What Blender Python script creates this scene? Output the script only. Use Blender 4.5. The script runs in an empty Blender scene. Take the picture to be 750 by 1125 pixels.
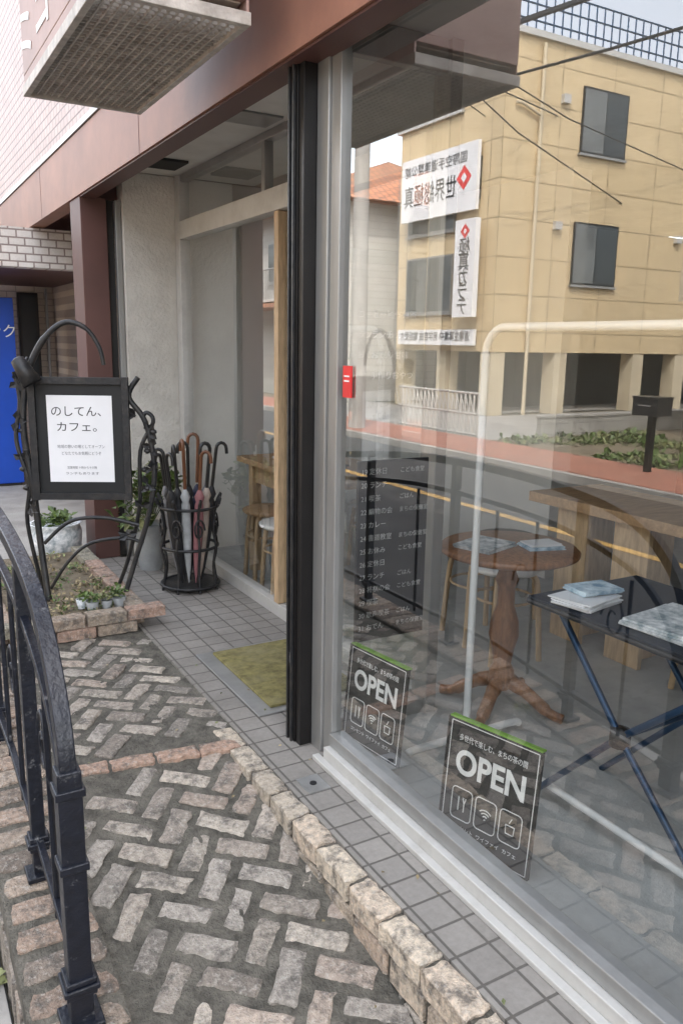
import bpy, math, random
from mathutils import Vector, Matrix, noise
random.seed(7)
D=bpy.data; SC=bpy.context.scene; COL=SC.collection
# ---------------------------------------------------------------- materials
def newmat(name):
    m=D.materials.new(name); m.use_nodes=True
    nt=m.node_tree; bs=nt.nodes['Principled BSDF']
    return m,nt,bs
def N(nt,t,**k):
    n=nt.nodes.new(t)
    for a,b in k.items(): setattr(n,a,b)
    return n
def noise_n(nt,scale,detail=3,rough=.6,vec=None):
    n=N(nt,'ShaderNodeTexNoise'); n.inputs['Scale'].default_value=scale
    n.inputs['Detail'].default_value=detail; n.inputs['Roughness'].default_value=rough
    if vec: nt.links.new(vec,n.inputs['Vector'])
    return n
def ramp(nt,src,p0,p1,c0=(0,0,0,1),c1=(1,1,1,1)):
    r=N(nt,'ShaderNodeValToRGB'); e=r.color_ramp.elements
    e[0].position=p0;e[1].position=p1;e[0].color=c0;e[1].color=c1
    nt.links.new(src,r.inputs[0]); return r
def mix(nt,fac,a,b,mode='MIX'):
    n=N(nt,'ShaderNodeMix',data_type='RGBA',blend_type=mode)
    for s,v in ((0,fac),(6,a),(7,b)):
        if isinstance(v,(int,float)): n.inputs[s].default_value=v
        elif isinstance(v,tuple): n.inputs[s].default_value=v if len(v)==4 else (*v,1)
        else: nt.links.new(v,n.inputs[s])
    return n.outputs[2]
def bumpn(nt,bs,src,strength,dist=.01):
    b=N(nt,'ShaderNodeBump'); b.inputs['Strength'].default_value=strength; b.inputs['Distance'].default_value=dist
    nt.links.new(src,b.inputs['Height']); nt.links.new(b.outputs[0],bs.inputs['Normal'])
def pm(name,col,rough=.6,metal=0,var=.2,scale=6,bump=.15,bscale=80,col2=None,attr=False,dirt=None,dirtamt=.5,dscale=3,bdist=.01,stretch=None,lo=.45,hi=.68,spk=None):
    m,nt,bs=newmat(name)
    g=N(nt,'ShaderNodeNewGeometry').outputs['Position']
    if stretch:
        mp=N(nt,'ShaderNodeMapping'); mp.inputs['Scale'].default_value=stretch
        nt.links.new(g,mp.inputs[0]); g=mp.outputs[0]
    n=noise_n(nt,scale,vec=g)
    r=ramp(nt,n.outputs[0],.3,.7)
    a=tuple(c*(1-var) for c in col); b=tuple(min(1,c*(1+var)) for c in (col2 or col))
    c=mix(nt,r.outputs[0],a,b)
    if attr:
        at=N(nt,'ShaderNodeAttribute',attribute_name='Col'); c=mix(nt,1.0,c,at.outputs[0],'MULTIPLY')
    if dirt:
        d=noise_n(nt,dscale,5,.7,vec=g); dr=ramp(nt,d.outputs[0],lo,hi)
        mm=N(nt,'ShaderNodeMath',operation='MULTIPLY'); nt.links.new(dr.outputs[0],mm.inputs[0]); mm.inputs[1].default_value=dirtamt
        c=mix(nt,mm.outputs[0],c,dirt)
    if spk:
        d=noise_n(nt,spk[1],4,.75,vec=g); dr=ramp(nt,d.outputs[0],.52,.66)
        mm=N(nt,'ShaderNodeMath',operation='MULTIPLY'); nt.links.new(dr.outputs[0],mm.inputs[0]); mm.inputs[1].default_value=spk[2]
        c=mix(nt,mm.outputs[0],c,spk[0])
    nt.links.new(c,bs.inputs['Base Color'])
    bs.inputs['Roughness'].default_value=rough; bs.inputs['Metallic'].default_value=metal
    if bump>0.06:
        bn=noise_n(nt,bscale,3,.6,vec=g); bumpn(nt,bs,bn.outputs[0],bump,bdist)
    return m
def tilem(name,c1,c2,mort,w,h,ms,plane='xy',offset=0.0,rough=.6,bump=.5,dirt=(.1,.09,.08),dirtamt=.4,dst=None):
    m,nt,bs=newmat(name)
    g=N(nt,'ShaderNodeNewGeometry').outputs['Position']
    sp=N(nt,'ShaderNodeSeparateXYZ'); nt.links.new(g,sp.inputs[0])
    cb=N(nt,'ShaderNodeCombineXYZ')
    nt.links.new(sp.outputs[{'x':0,'y':1,'z':2}[plane[0]]],cb.inputs[0])
    nt.links.new(sp.outputs[{'x':0,'y':1,'z':2}[plane[1]]],cb.inputs[1])
    bt=N(nt,'ShaderNodeTexBrick'); bt.offset=offset; bt.squash=1.0
    for k,v in (('Scale',1),('Brick Width',w),('Row Height',h),('Mortar Size',ms),('Mortar Smooth',.3),('Bias',0)): bt.inputs[k].default_value=v
    bt.inputs['Color1'].default_value=(*c1,1); bt.inputs['Color2'].default_value=(*c2,1); bt.inputs['Mortar'].default_value=(*mort,1)
    nt.links.new(cb.outputs[0],bt.inputs['Vector'])
    dv=g
    if dst:
        mp=N(nt,'ShaderNodeMapping'); mp.inputs['Scale'].default_value=dst; nt.links.new(g,mp.inputs[0]); dv=mp.outputs[0]
    d=noise_n(nt,2.2,5,.7,vec=dv); dr=ramp(nt,d.outputs[0],.4,.7)
    mm=N(nt,'ShaderNodeMath',operation='MULTIPLY'); nt.links.new(dr.outputs[0],mm.inputs[0]); mm.inputs[1].default_value=dirtamt
    c=mix(nt,mm.outputs[0],bt.outputs[0],dirt)
    f=noise_n(nt,60,3,.7,vec=g); c=mix(nt,.25,c,f.outputs[0],'OVERLAY')
    nt.links.new(c,bs.inputs['Base Color']); bs.inputs['Roughness'].default_value=rough
    inv=N(nt,'ShaderNodeMath',operation='SUBTRACT'); inv.inputs[0].default_value=1; nt.links.new(bt.outputs['Fac'],inv.inputs[1])
    ad=N(nt,'ShaderNodeMath',operation='MULTIPLY_ADD'); nt.links.new(f.outputs[0],ad.inputs[0]); ad.inputs[1].default_value=.25; nt.links.new(inv.outputs[0],ad.inputs[2])
    bumpn(nt,bs,ad.outputs[0],bump,.006)
    return m
def glassm(name,f0=.2,k=.75,tint=(.95,.97,.96)):
    m=D.materials.new(name); m.use_nodes=True; nt=m.node_tree; nt.nodes.clear()
    out=N(nt,'ShaderNodeOutputMaterial'); tr=N(nt,'ShaderNodeBsdfTransparent'); tr.inputs[0].default_value=(*tint,1)
    gl=N(nt,'ShaderNodeBsdfGlossy'); gl.inputs['Roughness'].default_value=0; gl.inputs[0].default_value=(1,1,1,1)
    g=N(nt,'ShaderNodeNewGeometry'); dt=N(nt,'ShaderNodeVectorMath',operation='DOT_PRODUCT')
    nt.links.new(g.outputs['Incoming'],dt.inputs[0]); nt.links.new(g.outputs['Normal'],dt.inputs[1])
    def M(op,a,b=None,c=None):
        n=N(nt,'ShaderNodeMath',operation=op)
        for i,v in enumerate((a,b,c)):
            if v is None: continue
            if isinstance(v,(int,float)): n.inputs[i].default_value=v
            else: nt.links.new(v,n.inputs[i])
        return n.outputs[0]
    c=M('ABSOLUTE',dt.outputs['Value']); p=M('POWER',M('SUBTRACT',1,c),3)
    f=M('MULTIPLY_ADD',p,k,f0)
    mx=N(nt,'ShaderNodeMixShader'); nt.links.new(f,mx.inputs[0]); nt.links.new(tr.outputs[0],mx.inputs[1]); nt.links.new(gl.outputs[0],mx.inputs[2])
    nt.links.new(mx.outputs[0],out.inputs[0]); return m

BLACK=pm('black_iron',(.012,.013,.015),.45,.0,.3,30,.25,60,dirt=(.09,.075,.06),dirtamt=.3,dscale=14)
RAILM=pm('navy_black_enamel',(.008,.01,.017),.35,0,.3,25,.3,50,dirt=(.22,.22,.22),dirtamt=.55,dscale=26,lo=.6,hi=.7)
BRICKM=pm('worn_brick',(.43,.39,.345),.88,0,.3,60,1,150,attr=True,dirt=(.11,.1,.088),dirtamt=.85,dscale=18,bdist=.01,lo=.48,hi=.64,spk=((.6,.56,.5),75,.5))
MORTAR=pm('mossy_mortar',(.1,.092,.075),.95,0,.45,25,1,90,dirt=(.22,.2,.165),dirtamt=.7,dscale=9,bdist=.014)
TILE=tilem('grey_floor_tile',(.25,.232,.21),(.3,.278,.25),(.11,.1,.088),.1,.1,.0045,dirt=(.1,.092,.08),dirtamt=.5)
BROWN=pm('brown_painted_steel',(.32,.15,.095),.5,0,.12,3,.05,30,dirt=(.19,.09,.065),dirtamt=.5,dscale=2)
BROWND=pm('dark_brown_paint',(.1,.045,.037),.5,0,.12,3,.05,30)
PINKT=tilem('pink_wall_tile',(.62,.5,.48),(.68,.56,.53),(.34,.28,.27),.1,.06,.006,'yz',0.5,dirtamt=.12)
WTILE=tilem('white_wall_tile',(.6,.56,.52),(.66,.62,.58),(.25,.2,.18),.12,.06,.007,'xz',.5,dirtamt=.15)
BTILE=tilem('beige_brick_tile',(.55,.45,.36),(.6,.5,.4),(.38,.3,.25),.2,.07,.006,'xz',.5,dirtamt=.15)
CONCW=pm('rough_plaster_wall',(.64,.61,.55),.9,0,.1,3,.7,45,dirt=(.38,.35,.31),dirtamt=.45,dscale=1.6,bdist=.012)
CONCF=pm('concrete_floor',(.46,.47,.46),.5,0,.15,2.5,.15,30,dirt=(.24,.25,.25),dirtamt=.6,dscale=1.5,spk=((.3,.3,.29),14,.35))
CONC=pm('concrete',(.34,.325,.3),.9,0,.2,2,.4,60,dirt=(.17,.16,.15),dirtamt=.5)
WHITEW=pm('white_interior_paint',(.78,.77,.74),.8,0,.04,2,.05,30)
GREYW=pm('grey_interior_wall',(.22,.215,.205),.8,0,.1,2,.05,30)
CEIL=pm('painted_ceiling',(.64,.62,.58),.8,0,.05,2,.05,40,dirt=(.42,.39,.34),dirtamt=.35)
ALU=pm('aluminium_frame',(.36,.36,.35),.35,.5,.1,8,.04,40,stretch=(1,1,.2),dirt=(.2,.19,.17),dirtamt=.4)
ALUL=pm('pale_aluminium',(.56,.55,.52),.45,.2,.08,5,.04,40,dirt=(.3,.285,.26),dirtamt=.5,dscale=5)
BRONZE=pm('black_bronze_frame',(.012,.011,.011),.35,.2,.2,10,.05,40)
GLASS=glassm('window_glass',.18,.8)
ASPH=pm('asphalt',(.05,.05,.05),.9,0,.25,1.2,.8,250,dirt=(.085,.085,.083),dirtamt=.5,dscale=.8)
REDP=tilem('red_paving',(.38,.15,.1),(.44,.19,.13),(.2,.1,.08),.2,.1,.006,'yx',.5,dirtamt=.3)
YLINE=pm('yellow_road_paint',(.5,.3,.08),.7,0,.2,20,.3,150,dirt=(.08,.08,.08),dirtamt=.7,dscale=9)
EARTH=pm('soil',(.15,.12,.08),.95,0,.4,15,1,60,dirt=(.3,.25,.17),dirtamt=.6,dscale=2)
GRND=pm('ground_earth',(.16,.14,.1),.95,0,.3,.5,.4,20)
LEAF=pm('leaf',(.05,.09,.022),.5,0,.5,30,.1,60,col2=(.1,.15,.035))
LEAFP=pm('pale_leaf',(.12,.15,.05),.6,0,.4,30,.1,60,col2=(.22,.23,.1))
DRY=pm('dry_leaf',(.2,.15,.08),.8,0,.4,30,.1,60,col2=(.32,.26,.15))
WOOD=pm('pale_wood',(.48,.31,.17),.5,0,.2,9,.1,60,stretch=(1,6,6),dirt=(.3,.18,.1),dirtamt=.4,dscale=5)
WOODV=pm('pale_wood_upright',(.52,.37,.22),.55,0,.2,9,.1,60,stretch=(6,6,1))
WOODR=pm('warm_turned_wood',(.3,.14,.065),.3,0,.3,12,.08,60,stretch=(5,5,1))
WHITE=pm('white_enamel',(.82,.82,.8),.3,0,.03,5,0)
PAPER=pm('white_paper',(.8,.8,.81),.7,0,.03,5,.05,20)
PAPER2=pm('printed_blue_paper',(.2,.38,.55),.6,0,.3,25,0,col2=(.6,.7,.75))
PAPER3=pm('pale_print',(.42,.52,.56),.5,0,.4,28,0,col2=(.75,.78,.76))
DARKT=pm('navy_table_fabric',(.015,.022,.035),.55,0,.2,20,.2,200)
BLUEM=pm('blue_anodised',(.02,.06,.13),.3,.5,.2,10,0)
INK=pm('black_ink',(.02,.02,.022),.6,0,.05,5,0)
INKG=pm('grey_ink',(.2,.2,.22),.6,0,.05,5,0)
WHITEP=pm('white_lettering',(.85,.85,.83),.5,0,.03,5,0)
CHALK=pm('chalk_lettering',(.5,.5,.48),.8,0,.2,40,0)
BOARD=pm('black_sign_board',(.008,.009,.01),.55,0,.2,10,.03,40)
GREEN=pm('green_edge',(.2,.42,.04),.5,0,.1,10,0)
REDS=pm('red_sticker',(.7,.03,.03),.5,0,.1,10,0)
MATG=pm('green_coir_mat',(.27,.235,.09),.95,0,.35,30,1,300,dirt=(.36,.32,.18),dirtamt=.6,dscale=5,bdist=.01)
YEL=tilem('cream_panel_siding_south',(.62,.48,.28),(.64,.5,.3),(.32,.24,.13),1.8,.9,.02,'xz',0,bump=.25,dirt=(.45,.35,.21),dirtamt=.4,dst=(1,1,.25))
YEL2=tilem('cream_panel_siding_street',(.62,.48,.28),(.64,.5,.3),(.32,.24,.13),1.8,.9,.02,'yz',0,bump=.25,dirt=(.45,.35,.21),dirtamt=.4,dst=(1,1,.25))
CREAM=pm('cream_plaster',(.56,.48,.34),.9,0,.08,2,.2,40,dirt=(.4,.33,.23),dirtamt=.4,dscale=1.5)
GREYH=tilem('grey_siding',(.42,.41,.38),(.45,.43,.4),(.28,.27,.25),3,.2,.01,'yz',.5,dirtamt=.2)
ROOFT=tilem('orange_roof_tile',(.5,.2,.09),(.42,.17,.09),(.16,.08,.05),.25,.25,.03,'yx',.5,dirtamt=.3)
ROOFG=tilem('grey_roof_tile',(.13,.13,.14),(.16,.16,.17),(.06,.06,.06),.25,.25,.03,'yx',.5,dirtamt=.3)
DGL=pm('dark_window_pane',(.03,.04,.045),.06,0,.2,1,0)
CURT=pm('curtained_window_pane',(.13,.14,.14),.08,0,.3,1.5,0)
BLOCK=tilem('concrete_block',(.36,.35,.33),(.4,.39,.36),(.22,.21,.2),.4,.2,.01,'xz',.5,dirtamt=.5)
SHUT=pm('steel_shutter',(.45,.45,.42),.5,.3,.1,2,.8,14,stretch=(.05,.05,4))
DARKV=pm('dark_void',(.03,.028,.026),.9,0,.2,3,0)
BLUEV=pm('blue_machine_paint',(.01,.07,.45),.3,0,.05,5,0)
TERRA=pm('grey_plant_pot',(.3,.31,.31),.7,0,.15,8,.2,50)
LATT=pm('weathered_lattice',(.5,.46,.41),.5,.1,.25,20,.2,80,dirt=(.22,.17,.13),dirtamt=.45,dscale=12)
SIGNB=pm('sign_box_panel',(.38,.24,.2),.5,0,.15,4,.1,40)
SIGNI=pm('sign_reflector',(.34,.27,.22),.5,0,.2,6,.1,40)
def cm(n,c,r=.6): return pm(n,c,r,0,.15,20,.1,80)

# ---------------------------------------------------------------- mesh builder
class B:
    def __init__(s,name): s.n=name;s.v=[];s.f=[];s.m=[];s.c=[];s.s=[];s.mats=[]
    def add(s,vs,fs,mat,col=(1,1,1),smooth=False):
        o=len(s.v); s.v+= [tuple(v) for v in vs]
        if mat not in s.mats: s.mats.append(mat)
        k=s.mats.index(mat)
        for f in fs: s.f.append([i+o for i in f]); s.m.append(k); s.c.append(col); s.s.append(smooth)
    def ob(s,M,sx,sy,sz,mat,col=(1,1,1)):
        vs=[M@Vector((x*sx/2,y*sy/2,z*sz/2)) for z in (-1,1) for y in (-1,1) for x in (-1,1)]
        s.add(vs,[(0,2,3,1),(4,5,7,6),(0,1,5,4),(2,6,7,3),(0,4,6,2),(1,3,7,5)],mat,col)
    def box(s,x0,x1,y0,y1,z0,z1,mat,col=(1,1,1)):
        s.ob(Matrix.Translation(((x0+x1)/2,(y0+y1)/2,(z0+z1)/2)),x1-x0,y1-y0,z1-z0,mat,col)
    def tube(s,pts,r,mat,n=12,closed=False,smooth=True,col=(1,1,1)):
        P=[Vector(p) for p in pts]; k=len(P); R=r if isinstance(r,(list,tuple)) else [r]*k
        vs=[];prev=None
        for i in range(k):
            if closed: t=P[(i+1)%k]-P[i-1]
            else: t=P[min(i+1,k-1)]-P[max(i-1,0)]
            t.normalize()
            if prev is None:
                a=Vector((0,0,1)) if abs(t.z)<.9 else Vector((1,0,0))
                u=t.cross(a).normalized()
            else: u=(prev-t*prev.dot(t)).normalized()
            prev=u; w=t.cross(u)
            for j in range(n):
                an=2*math.pi*(j+.5)/n; vs.append(P[i]+(u*math.cos(an)+w*math.sin(an))*R[i])
        fs=[]
        for i in range(k if closed else k-1):
            for j in range(n):
                a=i*n+j;b=i*n+(j+1)%n;c=((i+1)%k)*n+(j+1)%n;d=((i+1)%k)*n+j
                fs.append((a,b,c,d))
        s.add(vs,fs,mat,col,smooth)
        if not closed:
            s.add(vs[:n],[tuple(range(n))[::-1]],mat,col); s.add(vs[-n:],[tuple(range(n))],mat,col)
    def lathe(s,prof,c,mat,n=28,M=None):
        vs=[]
        for r,z in prof:
            for j in range(n):
                a=2*math.pi*j/n; p=Vector((r*math.cos(a),r*math.sin(a),z))
                vs.append((M@p) if M else (p+Vector(c)))
        fs=[]
        for i in range(len(prof)-1):
            for j in range(n): fs.append((i*n+j,i*n+(j+1)%n,(i+1)*n+(j+1)%n,(i+1)*n+j))
        s.add(vs,fs,mat,smooth=True)
        s.add(vs[:n],[tuple(range(n))[::-1]],mat); s.add(vs[-n:],[tuple(range(n))],mat)
    def slab(s,M,L,W,H,mat,col,wear=.007):
        us=[-1,-.95,-.86,-.6,-.3,0,.3,.6,.86,.95,1]; ws=[-1,-.9,-.7,-.3,.3,.7,.9,1]
        nx=len(us);ny=len(ws);sd=Vector((random.random()*50,random.random()*50,0));vs=[]
        for j,w in enumerate(ws):
            for i,u in enumerate(us):
                x=u*L/2;y=w*W/2
                if abs(u)==1 and abs(w)==1: x*=.965;y*=.93
                p=sd+Vector((x*28,y*28,0))
                e=min(L/2-abs(u*L/2),W/2-abs(w*W/2)); t=max(0,1-e/.014)
                z=-wear*t*t*(1+.9*noise.noise(p))+.0035*noise.noise(p*.8+Vector((9,0,0)))
                if e<.003: x+=.009*noise.noise(p*1.3+Vector((3,0,0)));y+=.009*noise.noise(p*1.3+Vector((0,7,0)))
                vs.append(Vector((x,y,z)))
        fs=[(j*nx+i,j*nx+i+1,(j+1)*nx+i+1,(j+1)*nx+i) for j in range(ny-1) for i in range(nx-1)]
        ring=[i for i in range(nx)]+[j*nx+nx-1 for j in range(1,ny)]+[(ny-1)*nx+i for i in range(nx-2,-1,-1)]+[j*nx for j in range(ny-2,0,-1)]
        o=len(vs)
        for r in ring: vs.append(Vector((vs[r].x,vs[r].y,-H)))
        k=len(ring)
        fs+=[(ring[(a+1)%k],ring[a],o+a,o+(a+1)%k) for a in range(k)]
        s.add([M@v for v in vs],fs,mat,col,False)
    def done(s,parent=None,bevel=0,origin=True):
        me=D.meshes.new(s.n); 
        c=Vector((0,0,0))
        if origin and s.v:
            xs=[v[0] for v in s.v];ys=[v[1] for v in s.v];zs=[v[2] for v in s.v]
            c=Vector(((min(xs)+max(xs))/2,(min(ys)+max(ys))/2,min(zs)))
        me.from_pydata([(v[0]-c.x,v[1]-c.y,v[2]-c.z) for v in s.v],[],s.f)
        for m in s.mats: me.materials.append(m)
        me.polygons.foreach_set('material_index',s.m); me.polygons.foreach_set('use_smooth',s.s)
        ca=me.color_attributes.new('Col','FLOAT_COLOR','CORNER'); buf=[]
        for f,cc in zip(s.f,s.c): buf+= [*cc,1]*len(f)
        ca.data.foreach_set('color',buf); me.update()
        o=D.objects.new(s.n,me); COL.objects.link(o); o.location=c
        if bevel:
            b=o.modifiers.new('b','BEVEL'); b.width=bevel;b.segments=2;b.limit_method='ANGLE';b.angle_limit=math.radians(50)
        if parent: par(o,parent)
        return o
def par(o,p):
    o.parent=p; o.matrix_parent_inverse=Matrix.Translation(-p.location)
def emp(name,loc):
    e=D.objects.new(name,None); e.location=loc; e.empty_display_size=.1; COL.objects.link(e); return e
def text(s,pos,R,size,mat,parent,name='lettering',width=None,align='CENTER',up=None,extr=.0006,sp=1.0,bold=0):
    cu=D.curves.new(name,'FONT'); cu.body=s; cu.size=size; cu.align_x=align; cu.align_y='CENTER'; cu.extrude=extr; cu.space_line=sp; cu.offset=bold
    cu.materials.append(mat); o=D.objects.new(name,cu); COL.objects.link(o)
    R=Vector(R).normalized(); U=Vector(up).normalized() if up else Vector((0,0,1)); Nn=R.cross(U)
    sx=1
    if width:
        bpy.context.view_layer.update(); w=o.dimensions.x
        if w>0: sx=width/w
    m=Matrix(((R.x*sx,U.x,Nn.x,pos[0]),(R.y*sx,U.y,Nn.y,pos[1]),(R.z*sx,U.z,Nn.z,pos[2]),(0,0,0,1)))
    if parent:
        o.parent=parent; o.matrix_parent_inverse=Matrix.Translation(-parent.location)
    o.matrix_basis=m
    return o
T=Matrix.Translation

# ---------------------------------------------------------------- ground
ST=-.30
def pz(y): return max(-.27,-.125*(2.6-y)) if y<2.6 else 0.0
b=B('ground'); b.box(-400,400,-400,400,ST-.5,ST-.02,GRND); b.done(origin=False)
b=B('road'); b.add([(-5.2,-60,ST),(.17,-60,ST),(.17,120,ST),(-5.2,120,ST)],[(0,1,2,3)],ASPH); b.done()
b=B('yellow_centre_line'); b.add([(-3.06,-60,ST+.004),(-2.94,-60,ST+.004),(-2.94,120,ST+.004),(-3.06,120,ST+.004)],[(0,1,2,3)],YLINE); b.done()
b=B('red_pavement'); b.box(-6.7,-5.32,-60,120,ST-.02,ST+.12,REDP)
b.box(-5.318,-5.2,-60,120,ST-.02,ST+.11,CONC); b.done()
b=B('concrete_pavement'); b.box(.17,9,5.62,120,ST-.02,-.03,CONC); b.box(.0,.165,5.6,120,ST-.02,-.06,CONC); b.done()
b=B('gutter'); b.box(-.2,.165,-20,5.58,ST-.01,ST+.012,CONC); b.done()
b=B('paving_bed'); nx=50;ny=260;vs=[];fs=[]
x0,x1,y0,y1=.36,1.09,-1.6,3.9
for j in range(ny+1):
    for i in range(nx+1):
        x=x0+(x1-x0)*i/nx;y=y0+(y1-y0)*j/ny
        vs.append((x,y,pz(y)-.007+.008*noise.noise(Vector((x*9,y*9,1)))+.004*noise.noise(Vector((x*60,y*60,4)))))
fs=[(j*(nx+1)+i,j*(nx+1)+i+1,(j+1)*(nx+1)+i+1,(j+1)*(nx+1)+i) for j in range(ny) for i in range(nx)]
b.add(vs,fs,MORTAR,smooth=True); b.done()
def brickcol(k=None):
    base=[(1,.96,.91),(.86,.85,.83),(1.0,.9,.83),(.72,.71,.69),(1.08,1.05,.99),(.93,.84,.78),(1.05,1.01,.95),(.8,.76,.72)]
    c=random.choice(base); f=random.uniform(.72,1.15)
    return tuple(x*f for x in c)
def inside(x,y,reg): return reg[0]<x<reg[1] and reg[2]<y<reg[3]
b=B('herringbone_brick_paving'); W=.092
ANG=math.radians(52); ca=math.cos(ANG);sa=math.sin(ANG)
for reg in ((.42,1.045,-1.5,2.52),(.44,1.05,2.70,3.80)):
    for gx in range(-60,60):
        for gy in range(-60,60):
            v=(gx-gy)%4
            if v==0: cx,cy,a=gx+1,gy+.5,0
            elif v==3: cx,cy,a=gx+.5,gy+1,math.pi/2
            else: continue
            cx*=W;cy*=W
            X=.75+cx*ca-cy*sa; Y=1.6+cx*sa+cy*ca
            if not inside(X,Y,reg): continue
            if random.random()<.01: continue
            A=a+ANG+random.gauss(0,.035)
            L=2*W-.019;WW=W-.026
            ex=abs(math.cos(A))*L/2+abs(math.sin(A))*WW/2
            sh=min(X-(reg[0]-.04),(reg[1]+.04)-X,Y-(reg[2]-.04)+.03,(reg[3]+.04)-Y+.03)
            if sh<.03: continue
            if sh<ex: L=max(.06,L*sh/ex)
            zz=pz(Y)+random.uniform(-.004,.004)
            if Y<2.6: M=T((X,Y,zz))@Matrix.Rotation(math.atan(.125),4,'X')@Matrix.Rotation(A,4,'Z')
            else: M=T((X,Y,zz))@Matrix.Rotation(A,4,'Z')
            M=M@Matrix.Rotation(random.gauss(0,.02),4,'X')@Matrix.Rotation(random.gauss(0,.014),4,'Y')
            b.slab(M,L*random.uniform(.9,1.03),WW*random.uniform(.9,1.08),.04,BRICKM,brickcol(),random.uniform(.005,.011))
b.done()
b=B('brick_border_course')
for i in range(4):
    X=.52+i*.155; b.slab(T((X,2.61-.02*i,.003))@Matrix.Rotation(-.12,4,'Z'),.145,.07,.05,BRICKM,(1.0,.74,.62))
b.done()
b=B('brick_step_edging'); y=-1.5
while y<2.62:
    L=.17*random.uniform(.9,1.1); c=brickcol(); c=(1.5*c[0]**.5,1.43*c[1]**.5,1.3*c[2]**.5)
    b.slab(T((1.042,y+L/2,.001))@Matrix.Rotation(random.gauss(0,.02),4,'Z'),.075,L-.014,.065,BRICKM,c,.007)
    y+=L
y=-1.6
while y<2.0:
    L=.17; c=brickcol(); c=(1.2*c[0],1.13*c[1],1.05*c[2])
    b.slab(T((1.045,y+L/2,-.078)),.075,L-.014,.065,BRICKM,c,.004)
    if y<1.3: b.slab(T((1.045,y+.1+L/2,-.156)),.075,L-.014,.1,BRICKM,brickcol(),.004)
    y+=L
b.box(1.016,1.08,-1.6,2.62,-.4,-.012,MORTAR)
b.done()
b=B('brick_kerb'); y=-1.5
while y<5.2:
    c=brickcol(); c=(c[0]*.85,c[1]*.77,c[2]*.72)
    z=pz(y)+.02
    b.slab(T((.29,y+.05,z)),.2,.086,.12,BRICKM,c,.006); b.slab(T((.2,y+.05,z-.075)),.05,.088,.2,BRICKM,tuple(.8*k for k in brickcol()),.004)
    y+=.1
vs=[];fs=[];ys=[-1.6,.4,2.6,5.3]
for y in ys: vs+=[(.18,y,ST-.02),(.18,y,pz(y)+.008),(.395,y,pz(y)+.008),(.395,y,ST-.02)]
for i in range(3):
    for j in range(3): fs.append((i*4+j,i*4+j+1,(i+1)*4+j+1,(i+1)*4+j))
b.add(vs,fs,MORTAR); b.done()
b=B('tiled_step'); b.box(1.081,1.345,-3,2.5,ST,0,TILE); b.box(1.081,1.86,2.5,5.3,ST,0,TILE); b.box(1.081,1.36,5.3,5.6,ST,-.002,TILE)
b.box(.395,1.08,3.86,5.6,ST,-.02,MORTAR); b.done()
b=B('floor_access_plate'); b.box(1.12,1.2,2.1,2.2,.0,.004,ALU); b.tube([(1.16,2.15,.004),(1.16,2.15,.007)],.012,BLACK); b.done()
b=B('brick_planter')
for z in (.055,.115):
    off=.05 if z>.1 else 0
    x=.46-off
    while x<1.05: b.slab(T((x+.1,3.9,z)),.19,.09,.055,BRICKM,(.9*random.uniform(.75,1.1),.7,.6),.005); x+=.2
    y=3.96-off
    while y<5.2: b.slab(T((1.08,y+.1,z))@Matrix.Rotation(math.pi/2,4,'Z'),.19,.09,.055,BRICKM,(.9*random.uniform(.75,1.1),.7,.6),.005); y+=.2
    y=3.96-off
    while y<5.2: b.slab(T((.44,y+.1,z))@Matrix.Rotation(math.pi/2,4,'Z'),.19,.09,.055,BRICKM,(.9*random.uniform(.75,1.1),.7,.6),.005); y+=.2
b.box(.46,1.06,3.92,5.3,-.01,.075,EARTH)
pl=b.done()
def leaves(b,c,rad,n,size,mat,flat=.5):
    for _ in range(n):
        while True:
            p=Vector((random.uniform(-1,1),random.uniform(-1,1),random.uniform(-1,1)))
            if p.length<=1: break
        P=Vector(c)+Vector((p.x*rad[0],p.y*rad[1],p.z*rad[2]))
        d=Vector((random.gauss(0,1),random.gauss(0,1),random.gauss(.3,flat))).normalized(); s=size*random.uniform(.5,1.3)
        w=d.cross(Vector((random.gauss(0,.3),random.gauss(0,.3),1))).normalized()*s*.3; m=P+d*s*.5+Vector((0,0,s*.12))
        b.add([P,m+w,P+d*s,m-w],[(0,1,2),(0,2,3)],mat)
b=B('ground_cover_plants')
for _ in range(60): 
    c=(random.uniform(.52,1.03),random.uniform(4.0,5.2),.09); leaves(b,c,(.06,.06,.03),20,.026,random.choice([LEAF,LEAFP,DRY,DRY]))
b.done()
b=B('small_potted_succulents')
for x,y,r in ((.88,4.04,.035),(.95,4.03,.03),(1.02,4.05,.036),(.84,4.1,.03),(1.02,4.14,.03)):
    b.lathe([(r*.7,.08),(r,.13),(r*.9,.13),(r*.85,.12)],(x,y,-.0),random.choice([TERRA,TERRA,PAPER3]),16); leaves(b,(x,y,.145),(r*1.2,r*1.2,.025),40,.032,random.choice([LEAFP,LEAF,DRY]))
b.done()
b=B('kerbside_weeds')
for x,y in ((.12,1.5),(.4,1.35),(.4,2.3),(.14,2.1),(.13,1.2)): leaves(b,(x,y,pz(y)-.0 if x>.2 else ST+.02),(.03,.04,.015),40,.03,LEAFP)
b.done()
b=B('fallen_leaf_litter')
for _ in range(60):
    x=random.choice([random.uniform(.42,1.0),random.uniform(1.0,1.3)]); y=random.uniform(.9,5)
    leaves(b,(x,y,(pz(y) if x<1 else 0)+.008),(.02,.02,.001),1,.016,random.choice([DRY,DRY,LEAFP]),.05)
b.done()

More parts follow.
